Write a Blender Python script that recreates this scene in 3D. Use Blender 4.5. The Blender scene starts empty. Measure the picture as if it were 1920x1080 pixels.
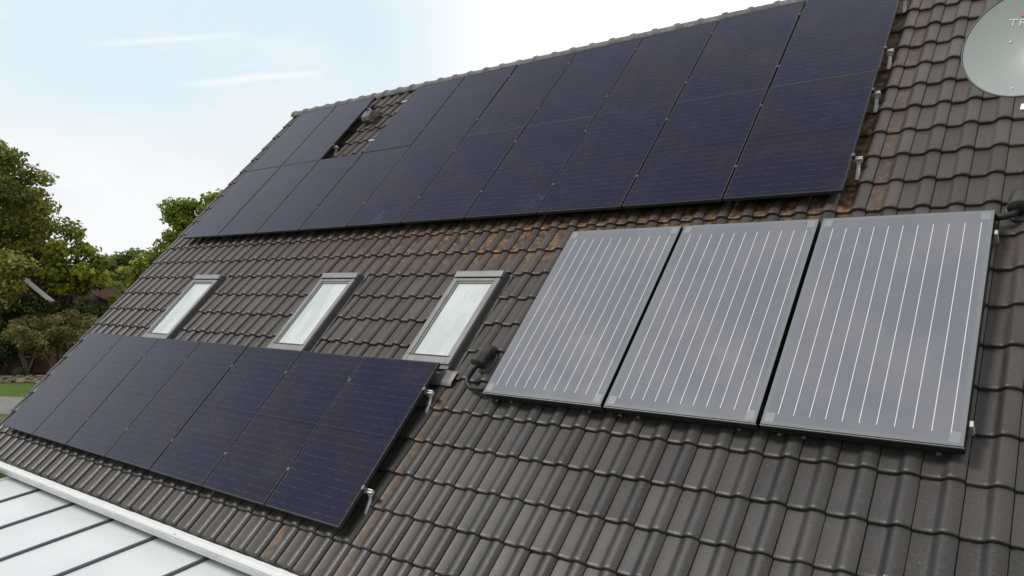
import bpy, bmesh, math, random
import numpy as np
from mathutils import Vector, Matrix
random.seed(7); rng = np.random.default_rng(7)
scene = bpy.context.scene
COL = scene.collection
R = math.radians
PITCH = R(46.3)
Z0 = 5.91                      # height of the roof frame's origin above the ground
CA, SA = math.cos(PITCH), math.sin(PITCH)

# ------------------------------------------------------------------ camera, world, sun
F = 1438.4                     # focal length for a 1920 px wide picture
CAM = Vector((12.452, -6.761, 5.122))
RV = np.array([2.274, .31815, -.7879])
def rodrigues(r):
    th = np.linalg.norm(r); k = r/th
    K = np.array([[0,-k[2],k[1]],[k[2],0,-k[0]],[-k[1],k[0],0]])
    return np.eye(3)+np.sin(th)*K+(1-np.cos(th))*K@K
RC = rodrigues(RV)             # rows: camera right, down, forward in roof coordinates (u, v, n)
M2W = np.array([[1,0,0],[0,CA,-SA],[0,SA,CA]])
RW = RC @ M2W.T                # the same axes in world coordinates
right, down, fwd = [Vector(r) for r in RW]
cam_d = bpy.data.cameras.new('camera'); cam = bpy.data.objects.new('camera', cam_d); COL.objects.link(cam)
cam_d.sensor_width = 36; cam_d.lens = 36*F/1920; cam_d.clip_end = 6000; cam_d.clip_start = .05
mw = Matrix((( right.x, -down.x, -fwd.x, CAM.x), (right.y, -down.y, -fwd.y, CAM.y), (right.z, -down.z, -fwd.z, CAM.z), (0,0,0,1)))
cam.matrix_world = mw
scene.camera = cam
def pdir(px, py):              # viewing direction of a point of the photograph
    return (right*((px-960)/F) + down*((py-540)/F) + fwd)
def at(px, D, z=0.0):          # world place at depth D in the direction of photo column px, at height z
    d = pdir(px, 533); p = CAM + d*D
    return Vector((p.x, p.y, z))
def hz(py, D): return CAM.z + (533-py)/F*D     # height of photo row py at depth D

SUN_EL, SUN_AZ = 50.0, -138.0   # azimuth from +Y towards +X
sdir = Vector((math.sin(R(SUN_AZ))*math.cos(R(SUN_EL)), math.cos(R(SUN_AZ))*math.cos(R(SUN_EL)), math.sin(R(SUN_EL))))
sun_d = bpy.data.lights.new('sun', 'SUN'); sun = bpy.data.objects.new('sun', sun_d); COL.objects.link(sun)
sun_d.energy = 1.5; sun_d.angle = R(14); sun_d.color = (1, .96, .9)
sun.rotation_euler = sdir.to_track_quat('Z', 'Y').to_euler()

w = bpy.data.worlds.new('World'); scene.world = w; w.use_nodes = True
nt = w.node_tree; N = nt.nodes; LK = nt.links; N.clear()
def wn(t, **k):
    n = N.new(t)
    for a, b in k.items(): setattr(n, a, b)
    return n
def wmath(op, a, b=None, c=None):
    n = wn('ShaderNodeMath', operation=op)
    for i, x in enumerate((a, b, c)):
        if x is None: continue
        if isinstance(x, (int, float)): n.inputs[i].default_value = x
        else: LK.new(x, n.inputs[i])
    return n.outputs[0]
tc = wn('ShaderNodeTexCoord'); DIR = tc.outputs['Generated']
def wdot(v):
    n = wn('ShaderNodeVectorMath', operation='DOT_PRODUCT'); LK.new(DIR, n.inputs[0]); n.inputs[1].default_value = v
    return n.outputs['Value']
def wstep(x, lo, hi):
    n = wn('ShaderNodeMapRange', interpolation_type='SMOOTHSTEP'); LK.new(x, n.inputs[0])
    n.inputs[1].default_value = lo; n.inputs[2].default_value = hi
    return n.outputs[0]
def wmix(f, a, b):
    n = wn('ShaderNodeMix', data_type='RGBA')
    if isinstance(f, float): n.inputs[0].default_value = f
    else: LK.new(f, n.inputs[0])
    for i, x in ((6, a), (7, b)):
        if isinstance(x, tuple): n.inputs[i].default_value = x
        else: LK.new(x, n.inputs[i])
    return n.outputs[2]
sky = wn('ShaderNodeTexSky', sky_type='NISHITA', sun_disc=False, sun_elevation=R(SUN_EL), sun_rotation=R(SUN_AZ))
mp = wn('ShaderNodeMapping'); LK.new(DIR, mp.inputs[0]); mp.inputs['Scale'].default_value = (1, 1, 2.6)
nz = wn('ShaderNodeTexNoise'); LK.new(mp.outputs[0], nz.inputs['Vector']); nz.inputs['Scale'].default_value = 3.2; nz.inputs['Detail'].default_value = 5; nz.inputs['Roughness'].default_value = .5
nz2 = wn('ShaderNodeTexNoise'); LK.new(mp.outputs[0], nz2.inputs['Vector']); nz2.inputs['Scale'].default_value = 9; nz2.inputs['Detail'].default_value = 4
sepd = wn('ShaderNodeSeparateXYZ'); LK.new(DIR, sepd.inputs[0]); elev = sepd.outputs['Z']
dblue = pdir(330, 70).normalized()
near = wstep(wdot(dblue), .93, .996)
bl = wmath('MULTIPLY', near, wstep(wmath('ADD', nz.outputs[0], wmath('MULTIPLY', nz2.outputs[0], .25)), .44, .72))
bl = wmath('MULTIPLY', wmath('ADD', bl, wmath('MULTIPLY', near, .35)), wstep(elev, .13, .26))
glow = wstep(wdot(sdir), .80, 1.0)
cl = wmix(wstep(elev, 0.02, .28), (6.5, 6.8, 6.95, 1), (7.3, 7.65, 7.85, 1))
cl = wmix(wmath('MULTIPLY', wstep(nz.outputs[0], .40, .62), wmath('SUBTRACT', 1.0, wstep(elev, .12, .3))), cl, (7.7, 7.85, 7.95, 1))
cl = wmix(wmath('MULTIPLY', wstep(wdot((.15, .95, .25)), .55, .98), .8), cl, (12.5, 12.5, 12.4, 1))   # bright veil of cloud beyond the ridge
cl = wmix(wmath('MULTIPLY', wstep(wdot(Vector((.95, -.15, .3)).normalized()), .1, .9), .9), cl, (6.0, 6.1, 6.2, 1))      # unseen sky to the right, turned down to darken beside the arrays
cl = wmix(glow, cl, (6.0, 5.9, 5.8, 1))
cl = wmix(wstep(wdot((-.05, -.97, .2)), -.1, .85), cl, (3.6, 3.8, 4.1, 1))                                # unseen sky behind the camera, dimmed to deepen shade under the panels
hole = wstep(wmath('ADD', wdot(Vector((-.45, -.22, .86)).normalized()), wmath('MULTIPLY', wmath('SUBTRACT', nz.outputs[0], .5), .10)), .70, .95)
cl = wmix(wmath('MULTIPLY', hole, .92), cl, wmix(.2, (2.6, 2.6, 3.2, 1), sky.outputs[0]))                                # blue opening overhead
skyb = wmix(.10, (5.6, 7.1, 7.9, 1), sky.outputs[0])
out = wmix(wmath('MULTIPLY', wmath('MINIMUM', bl, 1.0), .62), cl, skyb)
def contrail(p1, p2, wd, amt, prev):
    d1 = pdir(*p1).normalized(); d2 = pdir(*p2).normalized(); n_ = d1.cross(d2).normalized(); mid = (d1+d2).normalized()
    half = mid.dot(d1)
    a = wmath('ABSOLUTE', wmath('ADD', wdot(n_), wmath('MULTIPLY', wmath('SUBTRACT', nz2.outputs[0], .5), .010)))
    m = wmath('MULTIPLY', wmath('SUBTRACT', 1.0, wstep(a, 0.0, wd)), wstep(wdot(mid), 1-(1-half)*1.5, 1-(1-half)*.2))
    return wmix(wmath('MULTIPLY', m, amt), prev, (8.4, 8.5, 8.5, 1))
out = contrail((180, 82), (450, 64), .0055, .4, out)
out = contrail((345, 158), (600, 136), .0065, .5, out)
ground_c = wmix(wstep(elev, -.12, -.02), (1.2, 1.4, 1.0, 1), out)
bg = wn('ShaderNodeBackground'); LK.new(ground_c, bg.inputs[0]); bg.inputs[1].default_value = .1
wo = wn('ShaderNodeOutputWorld'); LK.new(bg.outputs[0], wo.inputs[0])
scene.view_settings.view_transform = 'Standard'; scene.view_settings.look = 'None'
scene.view_settings.exposure = 0.3; scene.view_settings.gamma = 1

# ------------------------------------------------------------------ helpers
def link(o, parent=None):
    COL.objects.link(o)
    if parent: o.parent = parent
    return o
def tag(o, label=None, cat=None, group=None, kind=None):
    if label: o['label'] = label
    if cat: o['category'] = cat
    if group: o['group'] = group
    if kind: o['kind'] = kind
    return o
def empty(name, loc=(0,0,0), rot=(0,0,0), parent=None):
    o = bpy.data.objects.new(name, None); o.location = loc; o.rotation_euler = rot; o.empty_display_size = .2
    return link(o, parent)
class MB:
    """collects shapes of one mesh"""
    def __init__(s): s.v = []; s.f = []; s.sm = []
    def add(s, vs, fs, smooth=False):
        b = len(s.v); s.v += [tuple(p) for p in vs]; s.f += [tuple(i+b for i in f) for f in fs]; s.sm += [smooth]*len(fs)
        return s
    def box(s, a, b, M=None):
        x0,y0,z0 = a; x1,y1,z1 = b
        vs = [(x0,y0,z0),(x1,y0,z0),(x1,y1,z0),(x0,y1,z0),(x0,y0,z1),(x1,y0,z1),(x1,y1,z1),(x0,y1,z1)]
        if M: vs = [M @ Vector(p) for p in vs]
        return s.add(vs, [(0,3,2,1),(4,5,6,7),(0,1,5,4),(1,2,6,5),(2,3,7,6),(3,0,4,7)])
    def bar(s, p, q, wx, wz, up=(0,0,1)):
        p, q = Vector(p), Vector(q); d = (q-p); L = d.length; d.normalize(); up = Vector(up)
        x = d.cross(up).normalized(); z = x.cross(d)
        M = Matrix(((x.x,d.x,z.x,p.x),(x.y,d.y,z.y,p.y),(x.z,d.z,z.z,p.z),(0,0,0,1)))
        return s.box((-wx/2,0,-wz/2),(wx/2,L,wz/2),M)
    def tube(s, pts, rad, seg=10, caps=True):
        pts = [Vector(p) for p in pts]; n = len(pts)
        rad = rad if isinstance(rad, (list, tuple)) else [rad]*n
        vs = []; fs = []; prev = None
        for i, p in enumerate(pts):
            t = (pts[min(i+1,n-1)]-pts[max(i-1,0)]).normalized()
            if prev is None:
                a = Vector((0,0,1)) if abs(t.z) < .9 else Vector((1,0,0)); x = t.cross(a).normalized()
            else: x = (prev - t*prev.dot(t)).normalized()
            prev = x; y = t.cross(x)
            for k in range(seg):
                an = 2*math.pi*k/seg; vs.append(p + (x*math.cos(an)+y*math.sin(an))*rad[i])
        for i in range(n-1):
            for k in range(seg):
                k2 = (k+1) % seg; fs.append((i*seg+k, i*seg+k2, (i+1)*seg+k2, (i+1)*seg+k))
        if caps: fs += [tuple(range(seg))[::-1], tuple(range((n-1)*seg, n*seg))]
        return s.add(vs, fs, True)
    def prism(s, poly, axis_a, axis_b):
        """poly of 3-D points extruded from axis_a to axis_b offsets"""
        n = len(poly); A = [Vector(p)+Vector(axis_a) for p in poly]; B = [Vector(p)+Vector(axis_b) for p in poly]
        return s.add(A+B, [tuple(range(n))[::-1], tuple(range(n, 2*n))] + [(i,(i+1)%n,n+(i+1)%n,n+i) for i in range(n)])
    def build(s, name, mat, parent=None, bevel=0, loc=None, rot=None):
        me = bpy.data.meshes.new(name); me.from_pydata(s.v, [], s.f); me.update()
        me.polygons.foreach_set('use_smooth', s.sm)
        if mat: me.materials.append(mat)
        bm = bmesh.new(); bm.from_mesh(me); bmesh.ops.recalc_face_normals(bm, faces=bm.faces)
        if bevel: bmesh.ops.bevel(bm, geom=[e for e in bm.edges], offset=bevel, segments=1, affect='EDGES', clamp_overlap=True)
        bm.to_mesh(me); bm.free()
        o = bpy.data.objects.new(name, me)
        if loc is not None: o.location = loc
        if rot is not None: o.rotation_euler = rot
        return link(o, parent)
def np_mesh(name, verts, quads, mat, parent=None, smooth=True, attrs=None):
    me = bpy.data.meshes.new(name)
    v = np.asarray(verts, np.float32); q = np.asarray(quads, np.int32)
    me.vertices.add(len(v)); me.vertices.foreach_set('co', v.ravel())
    me.loops.add(q.size); me.loops.foreach_set('vertex_index', q.ravel())
    me.polygons.add(len(q)); me.polygons.foreach_set('loop_start', np.arange(len(q), dtype=np.int32)*q.shape[1])
    me.polygons.foreach_set('loop_total', np.full(len(q), q.shape[1], np.int32))
    me.polygons.foreach_set('use_smooth', np.full(len(q), smooth))
    me.update(calc_edges=True); me.validate()
    for k, a in (attrs or {}).items():
        at_ = me.attributes.new(k, 'FLOAT', 'POINT'); at_.data.foreach_set('value', np.asarray(a, np.float32))
    if mat: me.materials.append(mat)
    return link(bpy.data.objects.new(name, me), parent)

# ------------------------------------------------------------------ materials
class Mat:
    def __init__(s, name):
        s.m = bpy.data.materials.new(name); s.m.use_nodes = True; s.t = s.m.node_tree
        s.b = s.t.nodes['Principled BSDF']; s.co = None
    def n(s, t, **k):
        x = s.t.nodes.new(t)
        for a, b in k.items(): setattr(x, a, b)
        return x
    def l(s, a, b): s.t.links.new(a, b)
    def put(s, sock, x):
        if isinstance(x, (int, float)): sock.default_value = x
        elif isinstance(x, tuple): sock.default_value = x if len(x) == 4 or sock.type == 'VECTOR' else (*x, 1)
        else: s.l(x, sock)
    def set(s, **k):
        for a, x in k.items(): s.put(s.b.inputs[a.replace('_', ' ')], x)
        return s
    def coord(s, kind='Object'):
        return s.n('ShaderNodeTexCoord').outputs[kind]
    def noise(s, scale, detail=3, rough=.55, vec=None, stretch=None):
        x = s.n('ShaderNodeTexNoise'); v = vec or s.coord()
        if stretch:
            mp = s.n('ShaderNodeMapping'); s.l(v, mp.inputs[0]); mp.inputs['Scale'].default_value = stretch; v = mp.outputs[0]
        s.l(v, x.inputs['Vector']); x.inputs['Scale'].default_value = scale; x.inputs['Detail'].default_value = detail; x.inputs['Roughness'].default_value = rough
        return x.outputs[0]
    def math(s, op, a, b=None, c=None):
        x = s.n('ShaderNodeMath', operation=op)
        for i, y in enumerate((a, b, c)):
            if y is not None: s.put(x.inputs[i], y)
        return x.outputs[0]
    def ramp(s, x, lo, hi, a=0., b=1., smooth=True):
        r = s.n('ShaderNodeMapRange'); r.interpolation_type = 'SMOOTHSTEP' if smooth else 'LINEAR'; s.l(x, r.inputs[0])
        for i, y in enumerate((lo, hi, a, b)): r.inputs[i+1].default_value = y
        return r.outputs[0]
    def mix(s, f, a, b, blend='MIX'):
        x = s.n('ShaderNodeMix', data_type='RGBA', blend_type=blend)
        s.put(x.inputs[0], f); s.put(x.inputs[6], a); s.put(x.inputs[7], b)
        return x.outputs[2]
    def attr(s, name):
        x = s.n('ShaderNodeAttribute'); x.attribute_name = name; return x.outputs['Fac']
    def bump(s, h, strength=.3, dist=.01):
        x = s.n('ShaderNodeBump'); x.inputs['Strength'].default_value = strength; x.inputs['Distance'].default_value = dist
        s.l(h, x.inputs['Height']); s.l(x.outputs[0], s.b.inputs['Normal']); return s
    def sep(s, v):
        x = s.n('ShaderNodeSeparateXYZ'); s.l(v, x.inputs[0]); return x.outputs
    def rnd(s): return s.n('ShaderNodeObjectInfo').outputs['Random']
def plain(name, col, rough=.5, metal=0., var=.12, scale=14., bump=0., spec=.5):
    m = Mat(name); nz = m.noise(scale, 4)
    c = m.mix(nz, tuple(x*(1-var) for x in col), tuple(min(1, x*(1+var)) for x in col))
    m.set(Base_Color=c, Roughness=m.ramp(nz, .3, .7, max(0, rough-.07), min(1, rough+.07)), Metallic=metal, Specular_IOR_Level=spec)
    if bump: m.bump(m.noise(scale*5, 4), bump, .004)
    return m.m
# concrete roof tile
m = Mat('roof_tile'); co = m.coord(); tint = m.attr('tint')
big = m.noise(1.1, 4); fine = m.noise(60, 4, .65); strk = m.noise(7, 3, .5, None, (2.0, .5, 1))
base = m.mix(m.ramp(tint, 0, 1, 0, 1, False), (.047, .044, .040), (.086, .079, .072))
yy = m.sep(co)[1]; base = m.mix(m.math('MULTIPLY', m.ramp(yy, -2.6, -.4), m.ramp(m.noise(.9, 4), .3, .6, .5, 1.)), base, m.mix(tint, (.080, .066, .058), (.135, .112, .098)))  # weathered warm tone up slope; the lighter value also paints in grazing sheen
base = m.mix(m.math('MULTIPLY', m.ramp(big, .4, .75), .6), base, (.074, .071, .067))
base = m.mix(m.math('MULTIPLY', m.ramp(strk, .5, .8), .35), base, (.085, .072, .063))
base = m.mix(m.math('MULTIPLY', m.ramp(fine, .45, .8), .35), base, (.16, .145, .13))
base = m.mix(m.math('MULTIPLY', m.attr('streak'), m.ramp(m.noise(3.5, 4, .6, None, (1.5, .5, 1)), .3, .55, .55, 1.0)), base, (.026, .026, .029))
st = m.math('MULTIPLY', m.attr('stain'), m.ramp(m.math('ADD', m.math('MULTIPLY', m.noise(6, 5, .6), .75), m.math('MULTIPLY', m.noise(26, 4, .6, None, (2, .6, 1)), .35)), .33, .60))
base = m.mix(st, base, m.mix(m.math('MULTIPLY', m.ramp(m.noise(14, 4), .40, .66), m.math('POWER', m.attr('stain'), 1.5)), (.068, .046, .030), (.30, .18, .085)))
spk = m.n('ShaderNodeTexVoronoi'); m.l(co, spk.inputs['Vector']); spk.inputs['Scale'].default_value = 4.0
base = m.mix(m.math('MULTIPLY', m.ramp(spk.outputs['Distance'], .030, .018), m.ramp(m.noise(3.0, 2), .52, .6)), base, (.42, .42, .40))
spk2 = m.n('ShaderNodeTexVoronoi'); m.l(co, spk2.inputs['Vector']); spk2.inputs['Scale'].default_value = 11.0
base = m.mix(m.math('MULTIPLY', m.math('MULTIPLY', m.ramp(spk2.outputs['Distance'], .085, .03), m.ramp(m.noise(2.2, 3), .54, .66)), .6), base, (.25, .24, .20))
m.set(Base_Color=base, Roughness=m.ramp(fine, .3, .7, .34, .46), Specular_IOR_Level=.42)
m.bump(m.math('ADD', m.math('MULTIPLY', fine, .6), m.math('MULTIPLY', m.noise(14, 3), .5)), .14, .005)
TILE = m.m
m = Mat('ridge_tile'); a_ = m.noise(7, 5); b_ = m.noise(40, 4)
c = m.mix(m.ramp(a_, .35, .68), (.115, .118, .112), (.22, .225, .21)); c = m.mix(m.math('MULTIPLY', m.ramp(b_, .5, .7), .6), c, (.32, .33, .30))
m.set(Base_Color=c, Roughness=.75); m.bump(b_, .4, .008); RIDGE = m.m
DECK = plain('roof_underlay', (.018, .017, .016), .9)
BLACK = plain('black_anodised', (.040, .040, .046), .32, 0., .2, 30)
ALU = plain('aluminium', (.78, .77, .74), .36, .45, .1, 30)
CLAMP = plain('dull_clamp', (.16, .16, .16), .45, .5, .15, 30)
STEEL = plain('steel_hook', (.68, .67, .62), .42, .4, .12, 25)
ZINC = plain('lead_flashing', (.15, .15, .145), .5, .2, .2, 9, .1)
CLAD = plain('window_cladding', (.27, .275, .262), .4, .2, .06, 8)
CLAD_D = plain('window_side_flashing', (.105, .105, .10), .5, .1, .15, 8)
RUBBER = plain('black_rubber', (.022, .022, .022), .55, 0, .25, 20, .1)
PVC = plain('dark_plastic_hood', (.045, .041, .038), .42, 0, .12, 14)
WHITE = plain('white_gutter', (.93, .93, .915), .35, 0, .015, 5)
WALL = plain('render_wall', (.55, .53, .48), .85, 0, .08, 3, .2)
DARKMETAL = plain('grey_glazing_bar', (.095, .10, .105), .42, .2, .1, 10)
# photovoltaic glass: half-cut cells under glass, in object coordinates
m = Mat('pv_cells'); co = m.coord(); x, y, z = m.sep(co)[:3]; rn = m.rnd()
def saw(v, per, off=0.): return m.math('FRACT', m.math('DIVIDE', m.math('ADD', v, off+10*per), per))
def line(v, per, wd, off=0.):
    f = m.math('ABSOLUTE', m.math('SUBTRACT', saw(v, per, off), .5)); return m.ramp(f, .5-wd/per, .5-wd/per*.5)
rows = line(y, .0835, .0042, 0.02)
colsep = line(x, .1677, .004, .01)
dash = m.ramp(m.math('ABSOLUTE', m.math('SUBTRACT', saw(x, .1677, .05), .5)), .40, .34)
fingers = m.math('GREATER_THAN', saw(x, .0186), .30)
hs = m.noise(5.0, 3, .6, None, (1, 2, 1))
lines = m.math('MULTIPLY', m.math('MULTIPLY', rows, dash), m.ramp(hs, .34, .62, .35, 1.0))
bus = m.math('MULTIPLY', line(x, .0186, .0022), .22)
midl = m.ramp(m.math('ABSOLUTE', m.math('SUBTRACT', y, .878)), .009, .006)
base = m.mix(m.ramp(m.noise(1.3, 3), .35, .65), (.009, .009, .030), (.021, .014, .021))
base = m.mix(m.math('MULTIPLY', rn, .35), base, (.007, .010, .040))
base = m.mix(bus, base, (.06, .06, .085))
base = m.mix(m.math('MULTIPLY', lines, .45), base, (.12, .10, .15))
base = m.mix(m.math('MULTIPLY', colsep, .35), base, (.006, .006, .010))
base = m.mix(midl, base, (.006, .006, .009))
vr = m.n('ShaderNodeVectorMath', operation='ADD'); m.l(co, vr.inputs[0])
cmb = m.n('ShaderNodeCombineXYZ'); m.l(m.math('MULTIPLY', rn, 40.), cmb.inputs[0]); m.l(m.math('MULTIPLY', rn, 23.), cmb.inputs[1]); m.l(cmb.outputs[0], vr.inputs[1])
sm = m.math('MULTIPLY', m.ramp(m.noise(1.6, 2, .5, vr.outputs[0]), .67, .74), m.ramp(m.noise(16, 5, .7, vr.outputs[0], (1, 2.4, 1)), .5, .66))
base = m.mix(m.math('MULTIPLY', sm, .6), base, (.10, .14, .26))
base = m.mix(m.math('MULTIPLY', m.ramp(m.noise(2.2, 5, .7, vr.outputs[0]), .45, .75), .22), base, (.065, .060, .064))
dust = m.noise(3.0, 5, .65, vr.outputs[0])
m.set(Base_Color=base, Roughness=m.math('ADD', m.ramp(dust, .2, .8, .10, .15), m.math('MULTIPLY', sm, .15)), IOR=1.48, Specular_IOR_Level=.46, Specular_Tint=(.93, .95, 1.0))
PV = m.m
# thermal collector: lightly structured solar glass over a blue-grey absorber
m = Mat('collector_glass'); co = m.coord(); x, y, z = m.sep(co)[:3]
d = m.noise(1.3, 3); c = m.mix(m.ramp(d, .3, .7), (.212, .221, .248), (.258, .258, .278))
edge = m.math('MINIMUM', m.math('MINIMUM', x, m.math('SUBTRACT', 1.2, x)), m.math('MINIMUM', y, m.math('SUBTRACT', 2.05, y)))
c = m.mix(m.ramp(edge, .036, .022), c, (.25, .265, .268))
spk = m.n('ShaderNodeTexVoronoi'); m.l(co, spk.inputs['Vector']); spk.inputs['Scale'].default_value = 7
c = m.mix(m.math('MULTIPLY', m.ramp(spk.outputs['Distance'], .03, .015), m.ramp(m.noise(4, 2), .5, .6)), c, (.5, .5, .5))
m.set(Base_Color=c, Roughness=m.ramp(m.noise(2.5, 4), .3, .7, .16, .24), Specular_IOR_Level=.6)
COLG = m.m
STRIP = plain('white_strip', (.90, .90, .90), .4, 0, .04, 20)
PATCH = plain('corner_pad', (.30, .32, .32), .4, 0, .05, 20)
COLF = plain('collector_frame', (.022, .023, .023), .45, .2, .15, 12)
LIP = plain('frame_lip', (.26, .27, .26), .4, .3, .08, 12)
m = Mat('blind_pane'); co = m.coord(); wv = m.noise(2.4, 4, .55, None, (2.2, .6, 1)); f2 = m.noise(4.5, 3, .5, None, (1.6, .5, 1))
c = m.mix(m.ramp(wv, .38, .62), (.60, .67, .64), (.74, .79, .76)); m.set(Base_Color=c, Roughness=.55)
m.b.inputs['Coat Weight'].default_value = .8; m.b.inputs['Coat Roughness'].default_value = .03
m.bump(m.math('ADD', wv, m.math('MULTIPLY', f2,   .6)), .6, .05); PANE = m.m
m = Mat('milky_glass'); nz_ = m.noise(.8, 4)
m.set(Base_Color=m.mix(m.ramp(nz_, .3, .7), (.76, .80, .79), (.82, .85, .84)), Roughness=.5, Specular_IOR_Level=.4)
MILK = m.m
m = Mat('dish_paint'); nz_ = m.noise(3, 4); nf = m.noise(90, 3)
wx = m.noise(5, 4, .6, None, (2.5, .5, 1)); m.set(Base_Color=m.mix(m.math('MULTIPLY', m.ramp(wx, .5, .75), .25), m.mix(nz_, (.42, .46, .43), (.47, .51, .48)), (.33, .35, .31)), Roughness=.26, Specular_IOR_Level=.7); m.bump(nf, .05, .002)
DISH = m.m
DISH_RIM = plain('dish_rim', (.10, .13, .12), .4, .2)
RED = plain('red_print', (.62, .05, .06), .45, 0, .05)
PRINT = plain('white_print', (.82, .82, .82), .45, 0, .03)

# ------------------------------------------------------------------ the house and its tiled roof (roof coordinates u along ridge, v up slope, n outwards)
house = empty('house', (8.0, 2.77, 0))
tag(house, 'house with a steep dark grey brown tiled roof carrying solar panels and skylights', 'house')
hl = Vector((8.0, 2.77, 0))
RLOC = Vector((0, 0, Z0)) - hl; RROT = (PITCH, 0, 0)
def w_of(u, v, n): return Vector((u, v*CA-n*SA, v*SA+n*CA+Z0))
TP, TC = .238, .348
UJ, VE = 10.577, -2.54
U_R = UJ + 29*TP
K0 = -47; U_L = UJ + K0*TP
SKY = [(1.385, 2.065), (4.468, 5.135), (6.777, 7.430)]
SKV = (-2.22, -.80)
XS = np.array([0, .012, .12, .26, .38, .43, .48, .535, .59, .64, .69, .75, .81, .88, .94, .978, .985])
def prof(x):
    a = np.clip((x-.40)/.27, 0, 1); up = a*a*(3-2*a)
    b = np.clip((x-.76)/.24, 0, 1); dn = 1-.70*b*b
    pan = .004*np.clip((.2-x)/.2, 0, 1)**2
    return .035*up*dn + pan
def stain_at(u, v, x):
    pan = np.clip((.62-x)/.2, 0, 1)
    s = 0.
    if -1.0 < v < .15: s = max(s, (1.0 if v > -.45 else .7)*np.clip((u-.5)/5.5, .15, 1)*np.clip((10.85-u)/.12, 0, 1)*np.clip((v+1.0)/.35, 0, 1))
    if -.3 < v < 4:
        s = max(s, .95 if 10.5 < u < 10.80 else (.62 if 10.8 <= u < 11.04 else (.16 if u < 11.28 and u > 11 else .22)))
    if 7.483 < u < 7.72 and v < -2.35: s = max(s, .62*(1 if x < .5 else .1))
    if v > -1.25: s = max(s, .30*min(1, (v+1.25)/.5))
    if u > 8.0 and v < -2.3 and s == 0: s = 0.
    elif v < -1.2: s = max(s, .10)
    return s*(pan*.9+.1) if u > 10.4 else s*(pan*.6+.4)
def build_tiles():
    V = []; Q = []; T = []; S = []; B = []; nb = 0
    j0, j1 = -5, 18
    lone = {(-17, -5): .8, (-13, -5): .45, (-22, -5): .3, (-19, -4): .5, (-9, -5): .5}
    for j in range(j0, j1+1):
        v0 = VE + j*TC
        for k in range(K0, 29):
            u0 = UJ + k*TP
            clips = [(0., .985)]
            vm = v0+TC*.5
            if SKV[0] < vm < SKV[1]:
                for a, b in SKY:
                    a_ = (a-.035-u0)/TP; b_ = (b+.042-u0)/TP
                    new = []
                    for c0, c1 in clips:
                        if b_ <= c0 or a_ >= c1: new.append((c0, c1)); continue
                        if a_ > c0+.02: new.append((c0, a_))
                        if b_ < c1-.02: new.append((b_, c1))
                    clips = new
            tnt = float(np.clip(rng.normal(.5, .30), 0, 1)); dn = rng.normal(0, .0012); skew = rng.normal(0, .0018); dv = rng.normal(0, .0026)
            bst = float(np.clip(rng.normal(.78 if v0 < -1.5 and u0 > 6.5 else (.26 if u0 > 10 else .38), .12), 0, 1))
            lst = lone.get((k, j), 0)
            for c0, c1 in clips:
                xs = np.unique(np.concatenate([XS[(XS > c0) & (XS < c1)], [c0, c1]]))
                h = prof(xs); nx = len(xs)
                top = min(TC+.025, 3.86-v0)
                if top < .06: continue
                # rows: (t along slope, lift)
                lift = .027
                rowsd = [(0.000, lift-.024, 0), (0.000, lift-.006, 1), (.0025, lift-.0012, 1), (.009, lift+.0012, 1), (.03, lift*(1-.03/TC)+.0018, 1), (.07, lift*(1-.07/TC)+.0004, 1), (.16, lift*(1-.16/TC), 1), (top, lift*(1-top/TC), 1)]
                base = nb
                for t, l_, _ in rowsd:
                    vv = v0+dv+t + (xs-.5)*skew
                    nn = -.176+h+l_+dn
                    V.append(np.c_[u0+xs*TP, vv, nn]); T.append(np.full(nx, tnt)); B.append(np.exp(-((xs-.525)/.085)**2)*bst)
                    S.append([max(lst*(1 if x_ < .55 else .15), stain_at(u0+x_*TP if u0 < 10.4 else u0+.1, v0+t, x_)) for x_ in xs])
                nr = len(rowsd)
                for r in range(nr-1):
                    for i in range(nx-1): Q.append((base+r*nx+i, base+r*nx+i+1, base+(r+1)*nx+i+1, base+(r+1)*nx+i))
                nb += nr*nx
                # side skirts
                for side, idx in ((0, 0), (1, nx-1)):
                    ux = u0+xs[idx]*TP; hh = h[idx]
                    vs = []
                    for t, l_, _ in (rowsd[1], rowsd[-1]):
                        vs += [(ux, v0+dv+t+(xs[idx]-.5)*skew, -.176+hh+l_+dn), (ux, v0+dv+t, -.176+hh+l_+dn-.022)]
                    V.append(np.array(vs)); T.append(np.full(4, tnt)); S.append([0]*4); B.append(np.zeros(4))
                    Q.append((nb, nb+2, nb+3, nb+1) if side else (nb, nb+1, nb+3, nb+2)); nb += 4
    return np.vstack(V), np.array(Q), np.concatenate(T), np.concatenate([np.asarray(s, float) for s in S]), np.concatenate(B)
v_, q_, t_, s_, b_ = build_tiles()
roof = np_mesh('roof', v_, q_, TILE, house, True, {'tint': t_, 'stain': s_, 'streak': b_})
roof.location = RLOC; roof.rotation_euler = RROT
rd = MB().box((U_L+.02, VE-5*TC+.03, -.26), (U_R, 3.85, -.205)).build('roof_deck', DECK, roof)
# back slope of the roof
yA = 2.767; zA = 3.858*SA - .141*CA + Z0
b = MB(); b.add([(U_L, yA+.02, zA-.02), (U_R, yA+.02, zA-.02), (U_R, yA+5.75, zA-6.02), (U_L, yA+5.75, zA-6.02), (U_L, yA+.02, zA-.12), (U_R, yA+.02, zA-.12), (U_R, yA+5.75, zA-6.12), (U_L, yA+5.75, zA-6.12)],
      [(0,1,2,3),(4,7,6,5),(0,4,5,1),(2,6,7,3),(1,5,6,2),(0,3,7,4)])
bo = b.build('rear_roof_slope', TILE, house); bo.location = -hl
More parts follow.
